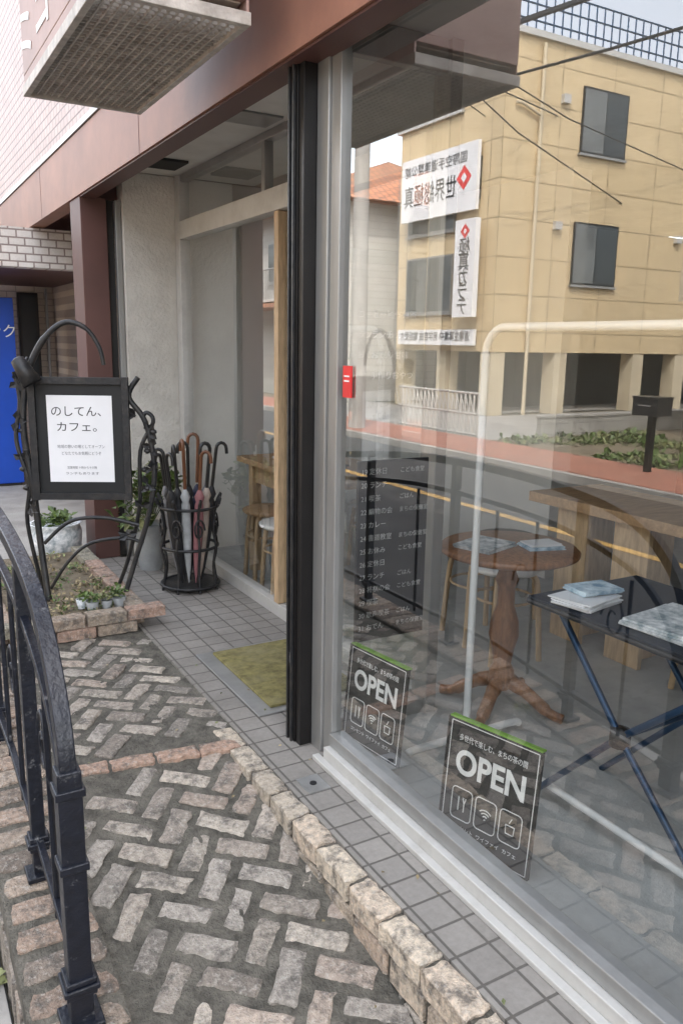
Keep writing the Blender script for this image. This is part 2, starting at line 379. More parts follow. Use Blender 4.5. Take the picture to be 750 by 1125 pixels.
# ---------------------------------------------------------------- shop building
shop=emp('cafe_shop_building',(1.2,2,0))
b=B('upper_wall'); b.box(1.2,8,-6,14,2.70,6.2,PINKT); b.box(1.18,1.3,-6,14,2.665,2.698,ALU); b.done(shop)
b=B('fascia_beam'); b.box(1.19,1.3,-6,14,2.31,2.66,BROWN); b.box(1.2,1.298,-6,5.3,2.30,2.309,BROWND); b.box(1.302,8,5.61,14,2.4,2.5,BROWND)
for y in (-1,1.5,4.0,6.5): b.box(1.1885,1.19,y,y+.004,2.31,2.66,BROWND)
b.done(shop,.002)
b=B('ceiling'); b.box(1.302,7.2,-3,5.25,2.47,2.69,CEIL)
b.box(1.45,1.7,4.75,5.0,2.455,2.469,DARKV); b.box(1.5,1.75,3.6,3.8,2.46,2.469,ALU); b.done(shop)
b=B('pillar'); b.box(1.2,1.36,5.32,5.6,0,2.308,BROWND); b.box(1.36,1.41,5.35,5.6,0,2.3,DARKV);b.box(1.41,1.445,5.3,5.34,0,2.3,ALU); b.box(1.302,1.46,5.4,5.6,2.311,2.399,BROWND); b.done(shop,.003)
b=B('plaster_wall'); b.box(1.45,1.8,5.26,5.5,0,2.468,CONCW); b.done(shop)
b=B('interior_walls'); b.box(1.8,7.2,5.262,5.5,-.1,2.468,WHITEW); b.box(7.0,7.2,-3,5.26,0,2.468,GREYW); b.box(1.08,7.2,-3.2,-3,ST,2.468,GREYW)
b.box(3.6,3.75,3.6,5.26,0,2.468,WHITEW); b.done(shop)
b=B('interior_floor'); b.box(1.345,7.2,-3,2.5,-.2,-.001,CONCF); b.box(1.86,7.2,2.5,5.26,-.2,-.001,CONCF); b.done(shop)
b=B('front_post'); b.box(1.235,1.305,2.44,2.5,0,2.31,BRONZE); b.box(1.24,1.3,2.405,2.437,0,2.31,BRONZE);b.box(1.225,1.234,2.45,2.46,0,2.31,BLACK)
b.box(1.225,1.234,2.48,2.49,0,2.31,BLACK); b.box(1.2335,1.2349,2.462,2.478,.3,.34,PAPER); b.done(shop,.002)
b=B('shopfront_frame')
b.box(1.285,1.345,2.33,2.403,.0,2.47,ALU); b.box(1.295,1.335,2.27,2.329,.0,2.47,ALU)
b.box(1.262,1.345,-3,2.268,0.0,.055,ALUL); b.box(1.285,1.345,-3,2.268,.056,.1,ALU); b.box(1.285,1.345,-3,2.268,2.38,2.468,BRONZE)
b.box(1.235,1.262,-3,2.3,0,.018,ALUL)
b.box(1.345,1.8,2.42,2.46,0,.06,ALU); b.box(1.345,1.8,2.42,2.46,2.36,2.468,ALU)
b.box(1.8,1.85,2.4,2.5,0,2.468,ALU)
b.box(1.78,1.85,5.17,5.258,0,2.468,ALUL); b.box(1.775,1.85,2.5,5.168,2.08,2.19,ALUL); b.box(1.78,1.85,2.5,5.168,0,.07,ALUL)
b.box(1.78,1.85,3.72,3.77,.072,2.078,WOODV); b.box(1.79,1.85,2.5,5.168,2.43,2.468,ALU); b.box(1.79,1.84,3.9,3.94,2.19,2.43,ALU)
b.done(shop,.003)
b=B('shop_window_glass')
def gx(x,y0,y1,z0,z1): b.add([(x,y0,z0),(x,y1,z0),(x,y1,z1),(x,y0,z1)],[(3,2,1,0)],GLASS)
gx(1.315,-3,2.27,.1,2.38)
b.done(shop)
b=B('recess_window_glass'); gx(1.815,2.5,5.17,.07,2.08); gx(1.815,2.5,5.17,2.19,2.43); b.done(shop)
b=B('return_window_glass'); b.add([(1.345,2.44,.06),(1.8,2.44,.06),(1.8,2.44,2.36),(1.345,2.44,2.36)],[(0,1,2,3)],GLASS); b.done(shop)
b=B('red_sticker'); b.box(1.306,1.312,2.2,2.25,1.28,1.38,REDS); b.box(1.304,1.306,2.21,2.24,1.33,1.335,WHITEP);b.box(1.304,1.306,2.21,2.24,1.345,1.35,WHITEP); b.done(shop)

sg=emp('projecting_shop_sign',(.85,2.9,2.33))
X0,X1,Y0,Y1,Z=.585,1.03,2.33,3.43,2.335
b=B('housing'); t=.022
b.box(X0,X1,Y0,Y0+t,Z,Z+.035,LATT);b.box(X0,X1,Y1-t,Y1,Z,Z+.035,LATT);b.box(X0,X0+t,Y0+t,Y1-t,Z,Z+.035,LATT);b.box(X1-t,X1,Y0+t,Y1-t,Z,Z+.035,LATT)
b.box(X0+.005,X1,Y0+.01,Y1-.005,Z+.07,Z+.7,SIGNB); b.box(X0+.02,X1-.02,Y0+.03,Y1-.03,Z+.062,Z+.068,SIGNI)
b.box(X0+.006,X0+.012,Y0+.01,Y1-.006,Z+.036,Z+.0699,SIGNB);b.box(X1-.01,X1-.002,Y0+.01,Y1-.006,Z+.036,Z+.0699,SIGNB);b.box(X0+.013,X1-.011,Y1-.012,Y1-.006,Z+.036,Z+.0699,SIGNB)
for y in (2.5,3.2): b.box(X1,1.2,y,y+.05,Z+.4,Z+.45,BLACK)
b.done(sg,.002)
b=B('egg_crate_lattice')
n=16
for i in range(1,n): x=X0+t+(X1-X0-2*t)*i/n; b.box(x-.0025,x+.0025,Y0+t,Y1-t,Z+.01,Z+.022,LATT)
n=38
for i in range(1,n): y=Y0+t+(Y1-Y0-2*t)*i/n; b.box(X0+t,X1-t,y-.0025,y+.0025,Z+.011,Z+.021,LATT)
b.done(sg)
text('ミヨ',(X0+.003,3.17,Z+.21),(0,-1,0),.3,WHITEP,sg)

nb=emp('tiled_neighbour_building',(1.5,9,0))
b=B('walls'); b.box(.75,1.9,7.0,7.2,2.0,2.3,WTILE); b.box(.75,.8,7.2,14,2.0,2.3,WTILE); b.box(1.2,8,10.0,10.3,-.03,2.39,BTILE); b.box(1.9,8,5.61,10,-.03,2.39,BTILE)
b.box(.78,1.9,7.2,9.95,2.02,2.06,BROWND)
b.box(1.0,1.2,10,14,-.03,2.3,BTILE); b.done(nb)
b=B('entrance_window'); b.box(1.5,1.72,9.93,9.99,.9,1.95,BRONZE); b.box(1.53,1.69,9.92,9.93,.93,1.92,DGL); b.box(1.8,1.82,9.9,9.96,0,2,ALU); b.done(nb)
vm=emp('vending_machine',(.95,9,0))
b=B('cabinet'); b.box(.6,1.26,8.62,9.5,.0,1.83,BLUEV); b.box(.56,.599,8.65,9.47,.3,1.78,BLUEV); b.box(.55,.56,8.7,9.42,.95,1.7,DGL); b.box(.54,.56,8.8,9.3,.35,.55,DARKV); b.box(.62,1.24,8.64,9.48,-.03,.0,DARKV)
for i in range(3):
    for j in range(8): b.lathe([(.028,0),(.028,.12),(.02,.14)],(.547,8.75+j*.085,.98+i*.23),WHITE if (i+j)%2 else REDS,10)
b.done(vm,.01)
text('ドリンク',(1.0,8.615,1.5),(1,0,0),.14,WHITEP,vm)

# ---------------------------------------------------------------- railing
b=B('iron_guard_railing'); RX=.29
def arc(pts,sub=6):
    out=[];P=[Vector(p) for p in pts]
    for i in range(len(P)-1):
        p0=P[max(i-1,0)];p1=P[i];p2=P[i+1];p3=P[min(i+2,len(P)-1)]
        for k in range(sub):
            t=k/sub; out.append(.5*((2*p1)+(p2-p0)*t+(2*p0-5*p1+4*p2-p3)*t*t+(3*p1-p0-3*p2+p3)*t**3))
    out.append(P[-1]); return out
top=[(RX,1.66,.52),(RX,1.675,.6),(RX,1.73,.70),(RX,1.84,.80),(RX,2.0,.865),(RX,2.3,.905),(RX,2.7,.92),(RX,3.3,.9),(RX,4.0,.82)]
b.tube(arc(top),.026,RAILM,4,smooth=False)
low=[(RX,1.68,.40),(RX,1.74,.52),(RX,1.84,.62),(RX,2.0,.69),(RX,2.3,.75),(RX,2.7,.77),(RX,3.3,.76),(RX,4.0,.68)]
b.tube(arc(low),.016,RAILM,4,smooth=False)
for y,zt in ((1.66,.54),(2.16,.87),(2.95,.9),(3.7,.84)):
    w=.026 if y<1.8 else .018
    b.box(RX-w,RX+w,y-w,y+w,pz(y),zt,RAILM)
    for zz,ww in ((.1,.008),(.115,.014),(.13,.008)):
        b.box(RX-w-ww,RX+w+ww,y-w-ww,y+w+ww,pz(y)+zz,pz(y)+zz+.014,RAILM)
    b.box(RX-w-.02,RX+w+.02,y-w-.02,y+w+.02,pz(y)+.015,pz(y)+.03,RAILM)
    if y<1.8:
        for zz in (.3,.48): b.box(RX-w-.006,RX+w+.006,y-w-.006,y+w+.006,zz,zz+.02,RAILM)
for y in (1.9,2.4,2.65,3.25):
    b.tube([(RX,y,pz(y)+.09),(RX,y,.62 if y<2 else .74)],.008,RAILM,8)
b.tube([(RX,1.7,pz(1.7)+.14),(RX,2.6,.13),(RX,4,.13)],.014,RAILM,4,smooth=False)
for y0 in (1.9,2.4):
    b.tube([Vector((RX,y0+.07+.06*math.cos(q)*(1-q/11),.45+.1*math.sin(q)*(1-q/11))) for q in [i*.45 for i in range(20)]],.006,RAILM,6)
b.done(bevel=.003)

# ---------------------------------------------------------------- sign stand
th=math.radians(26); R=Vector((math.cos(th),-math.sin(th),0)); NN=Vector((-math.sin(th),-math.cos(th),0)); C=Vector((.915,4.27,.08))
ss=emp('wrought_iron_sign_stand',tuple(C))
def L(u,z,n=0): return C+R*u+NN*n+Vector((0,0,z))
MS=Matrix(((R.x,NN.x,0,C.x),(R.y,NN.y,0,C.y),(0,0,1,C.z),(0,0,0,1)))
b=B('frame')
b.tube(arc([L(.19,0,.02),L(.25,.2),L(.33,.45),L(.37,.7),L(.33,.95),L(.25,1.08),L(.3,1.18)]),.014,BLACK)
b.tube(arc([L(.12,0,-.15),L(.2,.2,-.1),L(.28,.5,-.03),L(.3,.8),L(.37,.95),L(.34,1.0),L(.31,.97)]),.011,BLACK)
b.tube(arc([L(-.2,0,.05),L(-.24,.3),L(-.26,.6),L(-.29,.9),L(-.27,1.12),L(-.23,1.25),L(-.15,1.38),L(-.05,1.45),L(.05,1.42),L(.11,1.33),L(.13,1.24)]),[.017]*36+[.014]*12+[.011]*13,BLACK)
b.tube(arc([L(-.27,.0,-.1),L(-.31,.4,-.03),L(-.28,.62),L(-.33,.85),L(-.30,1.05),L(-.32,1.2)]),.011,BLACK)
b.tube(arc([L(-.22,.3),L(-.08,.42),L(.1,.44),L(.28,.4)]),.010,BLACK)
b.tube(arc([L(-.2,.05),L(-.1,.2),L(.02,.3),L(.2,.33),L(.3,.3)]),.009,BLACK)
for (u,z) in ((.33,.62),(.36,.82),(.28,.98),(-.3,.75),(-.32,.95),(-.3,1.15),(.3,.5),(-.28,.5),(.22,.35),(.36,.7),(.35,.9)):
    for k in range(3):
        a=random.uniform(0,6.28); du=math.cos(a)*.055; dz=math.sin(a)*.055
        p=L(u,z);q=L(u+du,z+dz,.015);s1=L(u+du*.5-dz*.35,z+dz*.5+du*.35,.02);s2=L(u+du*.5+dz*.35,z+dz*.5-du*.35,.02)
        b.add([p,s1,q,s2],[(0,1,2),(0,2,3)],BLACK); b.tube([L(u,z),L(u+du*.3,z+dz*.3)],.006,BLACK,6)
for u in (.34,-.31):
    for z in (.6,.7,.8,.9): b.lathe([(.004,-.015),(.018,-.006),(.018,.006),(.004,.015)],L(u+random.uniform(-.03,.03),z),BLACK,10)
b.done(ss)
b=B('board')
bz=.86
b.ob(MS@T((0,0,bz)),.5,.02,.62,BOARD)
for u in (-.235,.235): b.ob(MS@T((u,.016,bz)),.035,.03,.64,BLACK)
for z in (-.3,.3): b.ob(MS@T((0,.0165,bz+z)),.434,.029,.035,BLACK)
b.ob(MS@T((0,.0125,bz+.0)),.33,.002,.45,PAPER); b.done(ss,.003)
def bt(s,u,z,size,mat,w=None,bold=0): text(s,L(u,z,.0142),R,size,mat,ss,width=w,extr=.0003,bold=bold)
bt('のしてん、',0,bz+.14,.058,INK,.25); bt('カフェ。',.0,bz+.06,.055,INK,.2)
bt('地域の憩いの場としてオープン',0,bz-.04,.02,INKG,.24); bt('どなたでもお気軽にどうぞ',0,bz-.075,.02,INKG,.2)
bt('営業時間 十時から十六時',0,bz-.15,.016,INKG,.15); bt('ランチもあります',0,bz-.18,.016,INKG,.17)
b=B('spot_lamp')
q=L(-.25,1.22,.08); dr=(R*.45+Vector((0,0,-.8))).normalized()
Mq=T(q)@Vector((0,0,-1)).rotation_difference(dr).to_matrix().to_4x4()
b.lathe([(.012,.06),(.034,.05),(.04,-.0),(.052,-.085),(.046,-.085),(.0,-.03)],(0,0,0),BLACK,18,M=Mq)
b.tube([q,L(-.25,1.27)],.008,BLACK); b.done(ss)

# ---------------------------------------------------------------- umbrella stand
cx,cy=1.55,4.45
us=emp('umbrella_stand',(cx,cy,0))
b=B('iron_stand')
def ringp(r,z,n=28): return [(cx+r*math.cos(2*math.pi*k/n),cy+r*math.sin(2*math.pi*k/n),z) for k in range(n)]
for r,z in ((.17,.03),(.165,.26),(.17,.5)): b.tube(ringp(r,z),.009,BLACK,8,closed=True)
b.lathe([(.17,.03),(.165,.022),(.0,.02)],(cx,cy,0),BLACK)
for k in range(8):
    a=2*math.pi*k/8; c,s_=math.cos(a),math.sin(a)
    b.tube(arc([(cx+.17*c,cy+.17*s_,.0),(cx+.15*c,cy+.15*s_,.14),(cx+.17*c,cy+.17*s_,.26),(cx+.15*c,cy+.15*s_,.38),(cx+.17*c,cy+.17*s_,.5),(cx+.2*c,cy+.2*s_,.56),(cx+.19*c,cy+.19*s_,.52)],4),.008,BLACK,8)
    t=Vector((-s_,c,0))
    pts=[Vector((cx+.168*c,cy+.168*s_,.38))+t*(.035*math.cos(q)*(1-q/12))+Vector((0,0,.07*math.sin(q)*(1-q/12))) for q in [i*.5 for i in range(18)]]
    b.tube(pts,.006,BLACK,6)
b.done(us)
cols=[cm('umb_black',(.02,.02,.022)),cm('umb_navy',(.03,.035,.07)),cm('umb_grey',(.2,.2,.21)),cm('umb_beige',(.4,.33,.28)),cm('umb_rose',(.3,.13,.14)),cm('umb_clear',(.42,.44,.45),.25)]
hm=[cm('handle_wood',(.16,.065,.03),.35),cm('handle_black',(.02,.02,.02),.3),cm('handle_white',(.75,.73,.68),.3)]
for k,(dx,dy,ci,hi,h) in enumerate([(-.09,.02,0,1,.80),(-.04,-.07,5,0,.86),(.02,.06,0,2,.78),(.07,-.06,3,1,.84),(.1,.03,2,1,.82),(.02,-.1,4,0,.8),(-.08,.09,2,1,.76),(.11,-.02,0,1,.83),(-.06,-.02,0,1,.82),(.05,.02,1,0,.88),(.0,.0,0,1,.84),(-.1,-.05,0,1,.79)]):
    b=B('umbrella_%d'%(k+1)); base=Vector((cx+dx*.6,cy+dy*.6,.04)); top_=Vector((cx+dx*1.5,cy+dy*1.4,h)); ax=(top_-base).normalized()
    Mq=T(base)@Vector((0,0,1)).rotation_difference(ax).to_matrix().to_4x4()
    Lh=(top_-base).length
    b.lathe([(.003,0),(.006,.03),(.014,.08),(.024,.2),(.03,.35),(.026,.48),(.02,.5),(.03,.53),(.012,.57),(.005,.58)],(0,0,0),cols[ci],10,M=Mq)
    a=random.uniform(0,6.28); hd=Vector((math.cos(a),math.sin(a),0))
    pts=[base+ax*(Lh*.7),base+ax*(Lh-.02)]+[top_+hd*(.03-.03*math.cos(q))+Vector((0,0,.035*math.sin(q))) for q in [i*math.pi/6 for i in range(7)]]+[top_+hd*.062-Vector((0,0,.03))]
    b.tube(pts,.01,hm[hi],8); b.done(us)
pp=emp('potted_plant',(1.46,4.95,0))
b=B('pot'); b.lathe([(.07,0),(.1,.26),(.105,.3),(.09,.3),(.085,.27)],(1.46,4.95,0),TERRA); b.done(pp)
b=B('foliage')
for _ in range(34):
    a=random.uniform(0,6.28);r=random.uniform(.05,.28);h=random.uniform(.34,.68)
    e=Vector((1.42+r*math.cos(a)*.85,4.9+r*math.sin(a)*.6,h)); b.tube([(1.46,4.95,.27),((1.46+e.x)/2,(4.95+e.y)/2,h*.75),tuple(e)],.003,LEAF,5)
    leaves(b,e,(.06,.06,.06),14,.07,random.choice([LEAF,LEAFP]))
b.done(pp)
b=B('ceramic_planter'); b.lathe([(.1,0),(.16,.08),(.17,.2),(.155,.24),(.17,.26),(.15,.26),(.14,.22)],(.98,5.5,-.02),PAPER3); leaves(b,(.98,5.5,.26),(.12,.12,.04),130,.06,LEAF); b.done()
b=B('door_mat'); b.box(1.2,1.72,2.68,3.4,.001,.008,ALU); b.box(1.27,1.69,2.72,3.36,.008,.02,MATG); b.done(bevel=.003)

# ---------------------------------------------------------------- interior
def sheet_stack(b,x,y,z,w,l,n,mat,a=0,th=.004):
    for i in range(n):
        b.ob(T((x+random.gauss(0,.004),y+random.gauss(0,.004),z+th*(i+.5)))@Matrix.Rotation(a+random.gauss(0,.05),4,'Z'),w,l,th*.9,mat)
tx,ty=2.1,2.3
rt=emp('round_pedestal_table',(tx,ty,0))
b=B('table'); b.lathe([(.0,.655),(.255,.655),(.27,.663),(.272,.675),(.262,.685),(0,.686)],(tx,ty,0),WOODR,48)
b.lathe([(.11,.655),(.1,.64),(.04,.62),(.035,.58),(.047,.55),(.035,.52),(.033,.45),(.055,.38),(.06,.32),(.045,.26),(.035,.2),(.05,.17),(.055,.12),(.035,.09)],(tx,ty,0),WOODR)
for k in range(4):
    a=k*math.pi/2+.5; c,s_=math.cos(a),math.sin(a)
    b.tube(arc([(tx+.02*c,ty+.02*s_,.13),(tx+.1*c,ty+.1*s_,.1),(tx+.2*c,ty+.2*s_,.035),(tx+.26*c,ty+.26*s_,.02)]),[.03]*6+[.026]*6+[.02]*7,WOODR)
b.done(rt)
b=B('magazines'); sheet_stack(b,tx-.1,ty+.03,.687,.2,.16,4,PAPER3,.3); sheet_stack(b,tx+.09,ty-.08,.687,.15,.1,3,PAPER2,-.3); sheet_stack(b,tx+.09,ty-.08,.70,.13,.09,2,PAPER,-.2); b.done(rt)
ft=emp('folding_camp_table',(1.95,1.4,0))
b=B('table_top'); b.box(1.68,2.16,1.02,1.74,.69,.705,DARKT); b.tube([(1.68,1.02,.69),(1.68,1.74,.69)],.009,BLACK); b.tube([(1.68,1.74,.69),(2.16,1.74,.69)],.009,BLACK); b.done(ft)
b=B('legs')
for x in (1.76,2.1):
    hub=(x,1.42,.36)
    for y,z in ((1.7,.68),(1.06,.68),(1.76,.0),(1.06,.0)): b.tube([hub,(x,y,z)],.0105,BLUEM)
    b.lathe([(.0,-.03),(.03,-.025),(.03,.025),(0,.03)],hub,BLACK,12)
b.tube([(1.76,1.42,.36),(2.1,1.42,.36)],.008,BLUEM); b.done(ft)
b=B('leaflets'); sheet_stack(b,1.78,1.6,.706,.17,.13,6,PAPER,.2); sheet_stack(b,1.82,1.62,.732,.14,.1,4,PAPER2,-.1); sheet_stack(b,1.85,1.27,.706,.24,.32,4,PAPER3,.15,.006); sheet_stack(b,2.05,1.3,.706,.2,.28,3,PAPER,.35); b.done(ft)
lt=B('long_wooden_table'); lt.box(2.85,3.35,1.2,3.0,.68,.73,WOOD)
for y in (2.76,2.4,1.4): lt.box(2.95,3.2,y-.02,y+.03,.0,.68,WOODV); lt.box(2.92,2.95,y-.1,y+.1,0,.68,WOODV)
lt.done(bevel=.004)
b=B('wooden_window_table'); b.box(1.98,2.6,3.55,4.75,.7,.735,WOOD)
for x in (2.05,2.5):
    for y in (3.65,4.62): b.box(x-.03,x+.03,y-.03,y+.03,0,.7,WOODV)
b.box(2.04,2.06,3.68,4.6,.58,.7,WOODV); sheet_stack(b,2.2,4.1,.736,.25,.3,5,BOARD,.3); sheet_stack(b,2.25,4.45,.736,.2,.2,4,PAPER,.3); b.done(bevel=.004)
def stool(x,y,seat=WHITE,h=.45):
    b=B('wooden_stool'); b.lathe([(0,h-.03),(.15,h-.03),(.165,h-.02),(.168,h-.006),(.155,h),(0,h)],(x,y,0),seat,32)
    for k in range(4):
        a=k*math.pi/2+.6; c,s_=math.cos(a),math.sin(a)
        b.tube(arc([(x+.06*c,y+.06*s_,h-.035),(x+.13*c,y+.13*s_,h-.045),(x+.155*c,y+.155*s_,h-.12),(x+.18*c,y+.18*s_,0)],4),.014,WOODV,8)
    b.tube([(x+.14*math.cos(q),y+.14*math.sin(q),h-.16) for q in [i*math.pi/10 for i in range(20)]],.007,WOODV,6,closed=True)
    b.done()
for x,y,m in ((2.55,3.0,WHITE),(2.9,3.2,GREYW),(3.0,1.95,WHITE),(1.98,4.0,WHITE),(2.05,4.4,WOOD),(2.5,2.75,PAPER),(2.3,1.0,WHITE),(2.75,4.3,WHITE)): stool(x,y,m)
b=B('white_pipe_rack'); rx=1.78
fr=[(rx,2.12,.04),(rx,2.12,1.36)]+[(rx,2.12-.09+.09*math.cos(q),1.42+.09*math.sin(q)) for q in [i*math.pi/16 for i in range(9)]]+[(rx,.92,1.51)]+[(rx,.86,1.48),(rx,.83,1.42),(rx,.83,.04)]
b.tube(fr,.0135,WHITE,12)
for y in (2.12,.83): b.tube(arc([(rx-.26,y,.03),(rx-.22,y,.04),(rx,y,.04),(rx+.22,y,.04),(rx+.26,y,.03)]),.014,WHITE,12)
b.tube([(rx,2.12,.06),(rx,.83,.06)],.012,WHITE,12); b.done()
sb=emp('schedule_board',(1.64,2.4,.4))
b=B('panel'); b.box(1.465,1.77,2.4,2.415,.36,1.04,BOARD); b.done(sb,.002)
rows=['19 定休日','20 ランチ','21 喫茶','22 編物の会','23 カレー','24 書道教室','25 お休み','26 定休日','27 ランチ','28 将棋の会','29 喫茶','30 歌声喫茶','31 おでん']
for i,r in enumerate(rows):
    text(r,(1.475,2.398,1.0-.049*i),(1,0,0),.026,CHALK,sb,align='LEFT',extr=.0003)
    if i%3!=1: text(random.choice(['こども食堂','手作り市の会','ごはん','まちの保健室']),(1.64,2.398,1.0-.049*i),(1,0,0),.022,CHALK,sb,align='LEFT',extr=.0003)
wl=emp('window_lettering',(1.32,2.1,1.4))
for i,s in enumerate(['コーヒー 紅茶','ランチ カレー','おでん 甘味','手作りおやつ']): text(s,(1.5,2.395,1.55-.07*i),(1,0,0),.03,WHITEP,wl,align='LEFT',extr=.0003)
b=B('broom'); b.tube([(1.5,2.85,.02),(1.42,2.52,.95)],.01,WOODR); b.lathe([(.03,0),(.035,.06),(.015,.12)],(1.5,2.86,.0),WOOD); b.done()

def opensign(p0,p1,z0,h,lean):
    p0=Vector((*p0,z0));p1=Vector((*p1,z0)); R_=(p1-p0).normalized(); w=(p1-p0).length
    n=Vector((R_.y,-R_.x,0))
    U=(Vector((0,0,1))+n*lean).normalized(); n2=R_.cross(U); c=(p0+p1)/2+U*h/2
    e=emp('open_sign_board',tuple((p0+p1)/2))
    M=Matrix(((R_.x,U.x,n2.x,c.x),(R_.y,U.y,n2.y,c.y),(R_.z,U.z,n2.z,c.z),(0,0,0,1)))
    b=B('board'); b.ob(M,w,h,.012,BOARD); b.ob(M@T((0,h/2+.003,-.002)),w,.005,.02,GREEN); b.ob(M@T((-w/2-.003,0,-.002)),.005,h,.02,BOARD)
    for sx in (-1,1): b.ob(M@T((sx*(w/2-.008),0,.0065)),.0025,h-.016,.001,WHITEP)
    for sy in (-1,1): b.ob(M@T((0,sy*(h/2-.008),.0065)),w-.018,.0025,.001,WHITEP)
    s=w*.115
    def P(x,y): return M@Vector((x,y,.0072))
    for k in (-1,0,1):
        ox=k*w*.27; oy=-h*.17
        pts=[]
        for qx,qy,a0 in ((1,1,0),(-1,1,1),(-1,-1,2),(1,-1,3)):
            for j in range(4):
                a=(a0+j/3)*math.pi/2; pts.append(P(ox+qx*s*.65+math.cos(a)*s*.35,oy+qy*s*1.0+math.sin(a)*s*.35))
        b.tube(pts,.0016,WHITEP,6,closed=True)
        if k==0:
            for rr in (.25,.5,.75): b.tube([P(ox+math.cos(a)*s*rr,oy-s*.3+math.sin(a)*s*rr) for a in [math.pi*(.25+.5*j/6) for j in range(7)]],.0019,WHITEP,6)
            b.tube([P(ox,oy-s*.38),P(ox,oy-s*.3)],.003,WHITEP,8)
        elif k==-1:
            b.tube([P(ox-s*.3,oy-s*.6),P(ox-s*.3,oy+s*.6)],.002,WHITEP,6); b.tube([P(ox+s*.25,oy-s*.6),P(ox+s*.25,oy+s*.1),P(ox+s*.4,oy+s*.6),P(ox+s*.1,oy+s*.6),P(ox+s*.25,oy+s*.1)],.0018,WHITEP,6)
        else:
            b.tube([P(ox-s*.4,oy+s*.2),P(ox-s*.35,oy-s*.5),P(ox+s*.35,oy-s*.5),P(ox+s*.4,oy+s*.2)],.002,WHITEP,6,closed=True); b.tube([P(ox-.1*s,oy+s*.4),P(ox+.1*s,oy+s*.8)],.0015,WHITEP,6)
    b.done(e)
    def tt(s_,y,size,wd,bold=0):
        q=P(0,y); text(s_,q,R_,size,WHITEP,e,width=wd,up=U,extr=.0004,bold=bold)
    tt('OPEN',h*.16,w*.33,w*.76,w*.009); tt('多世代で楽しむ、まちの茶の間',h*.36,w*.07,w*.74); tt('コンセント  ワイファイ  カフェ',-h*.37,w*.05,w*.72)
opensign((1.36,2.29),(1.40,2.00),.07,.34,-.1)
opensign((1.37,1.73),(1.45,1.43),-.0,.375,-.1)

# ---------------------------------------------------------------- opposite side
def win(b,x,y0,y1,z0,z1,fm=BRONZE,mull=1):
    b.box(x,x+.06,y0,y1,z0,z1,fm); w=(y1-y0-.06)/(mull+1)
    for i in range(mull+1): b.box(x+.06,x+.064,y0+.04+i*w,y0+.02+(i+1)*w,z0+.05,z1-.05,DGL if i%2 else CURT)
    b.box(x,x+.1,y0-.05,y1+.05,z0-.06,z0-.002,ALU)
def wins(b,y,x0,x1,z0,z1,fm=BRONZE,mull=1):
    b.box(x0,x1,y-.06,y,z0,z1,fm); w=(x1-x0-.06)/(mull+1)
    for i in range(mull+1): b.box(x0+.04+i*w,x0+.02+(i+1)*w,y-.064,y-.06,z0+.05,z1-.05,CURT if i%2 else DGL)
    b.box(x0-.05,x1+.05,y-.1,y,z0-.06,z0-.002,ALU)
FX=-10.8; SY=15.8
ab=emp('cream_apartment_building',(-16,18,ST))
b=B('walls')
b.box(-26,FX,SY,17.3,1.3,8.6,YEL); b.box(-25.9,FX-.1,17.301,20.2,1.3,7.2,YEL2); b.add([(FX+.004,SY,1.3),(FX+.004,17.3,1.3),(FX+.004,17.3,8.6),(FX+.004,SY,8.6)],[(0,1,2,3)],YEL2)
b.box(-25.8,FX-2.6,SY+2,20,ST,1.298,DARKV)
for x in (FX-.25,-13.2,-16.2,-18.0,-21,-24): b.box(x-.22,x+.22,SY+.02,SY+.45,ST,1.298,CREAM)
for y in (18,20): b.box(FX-.55,FX-.12,y-.2,y+.2,ST,1.298,CREAM)
b.box(-26.1,FX+.1,SY-.1,17.4,8.6,8.74,ALUL); b.box(-26,FX+.0,17.41,20.3,7.2,7.32,ALUL)
b.box(-26,FX-.3,SY+.5,20,ST,ST+.02,CONC); b.done(ab)
b=B('windows')
for x0,x1 in ((-14.9,-13.3),(-19.5,-17.9),(-23.5,-22)):
    wins(b,SY,x0,x1,3.05,4.6); wins(b,SY,x0,x1,6.25,7.8)
for x in (-12.8,-17.4):
    for z in (4.35,7.3): b.box(x,x+.22,SY-.12,SY,z,z+.2,ALUL)
for z in (2.3,4.4): win(b,FX-.1,17.6,19.7,z,z+1.5,ALU,3)
b.done(ab)
b=B('drainpipe'); b.tube([(-11.9,SY-.08,ST),(-11.9,SY-.08,8.5)],.05,CREAM); b.tube([(-11.9,SY-.08,6.9),(-11.3,SY-.08,7.1),(-11.1,SY-.08,7.1)],.035,CREAM); b.tube([(-20.6,SY-.08,1.3),(-20.6,SY-.08,8.5)],.05,CREAM); b.done(ab)
b=B('roof_railing')
for z in (9.0,9.35,9.7): b.tube([(-26,SY+.1,z),(FX-.1,SY+.1,z)],.025,BLUEM,6)
x=-26
while x<FX: b.tube([(x,SY+.1,8.7),(x,SY+.1,9.7)],.02,BLUEM,6); x+=.28
b.done(ab)
sgn=emp('karate_school_signboard',(FX,18,4)); 
b=B('boards'); b.box(FX+.1,FX+.2,16.45,19.7,4.75,6.35,PAPER); b.box(FX+.1,FX+.18,16.3,19.7,1.45,1.85,PAPER); b.box(FX+.25,FX+.4,16.15,16.95,2.15,4.5,PAPER)
b.box(FX-.1,FX+.1,16.5,16.6,5,6,BRONZE);b.box(FX-.1,FX+.1,19.5,19.6,5,6,BRONZE); b.box(FX,FX+.25,16.5,16.6,4.3,4.4,BRONZE); b.box(FX,FX+.25,16.5,16.6,2.4,2.5,BRONZE)
b.box(FX-.1,FX+.1,16.4,16.5,1.5,1.6,BRONZE); b.box(FX-.1,FX+.1,19.4,19.5,1.5,1.6,BRONZE)
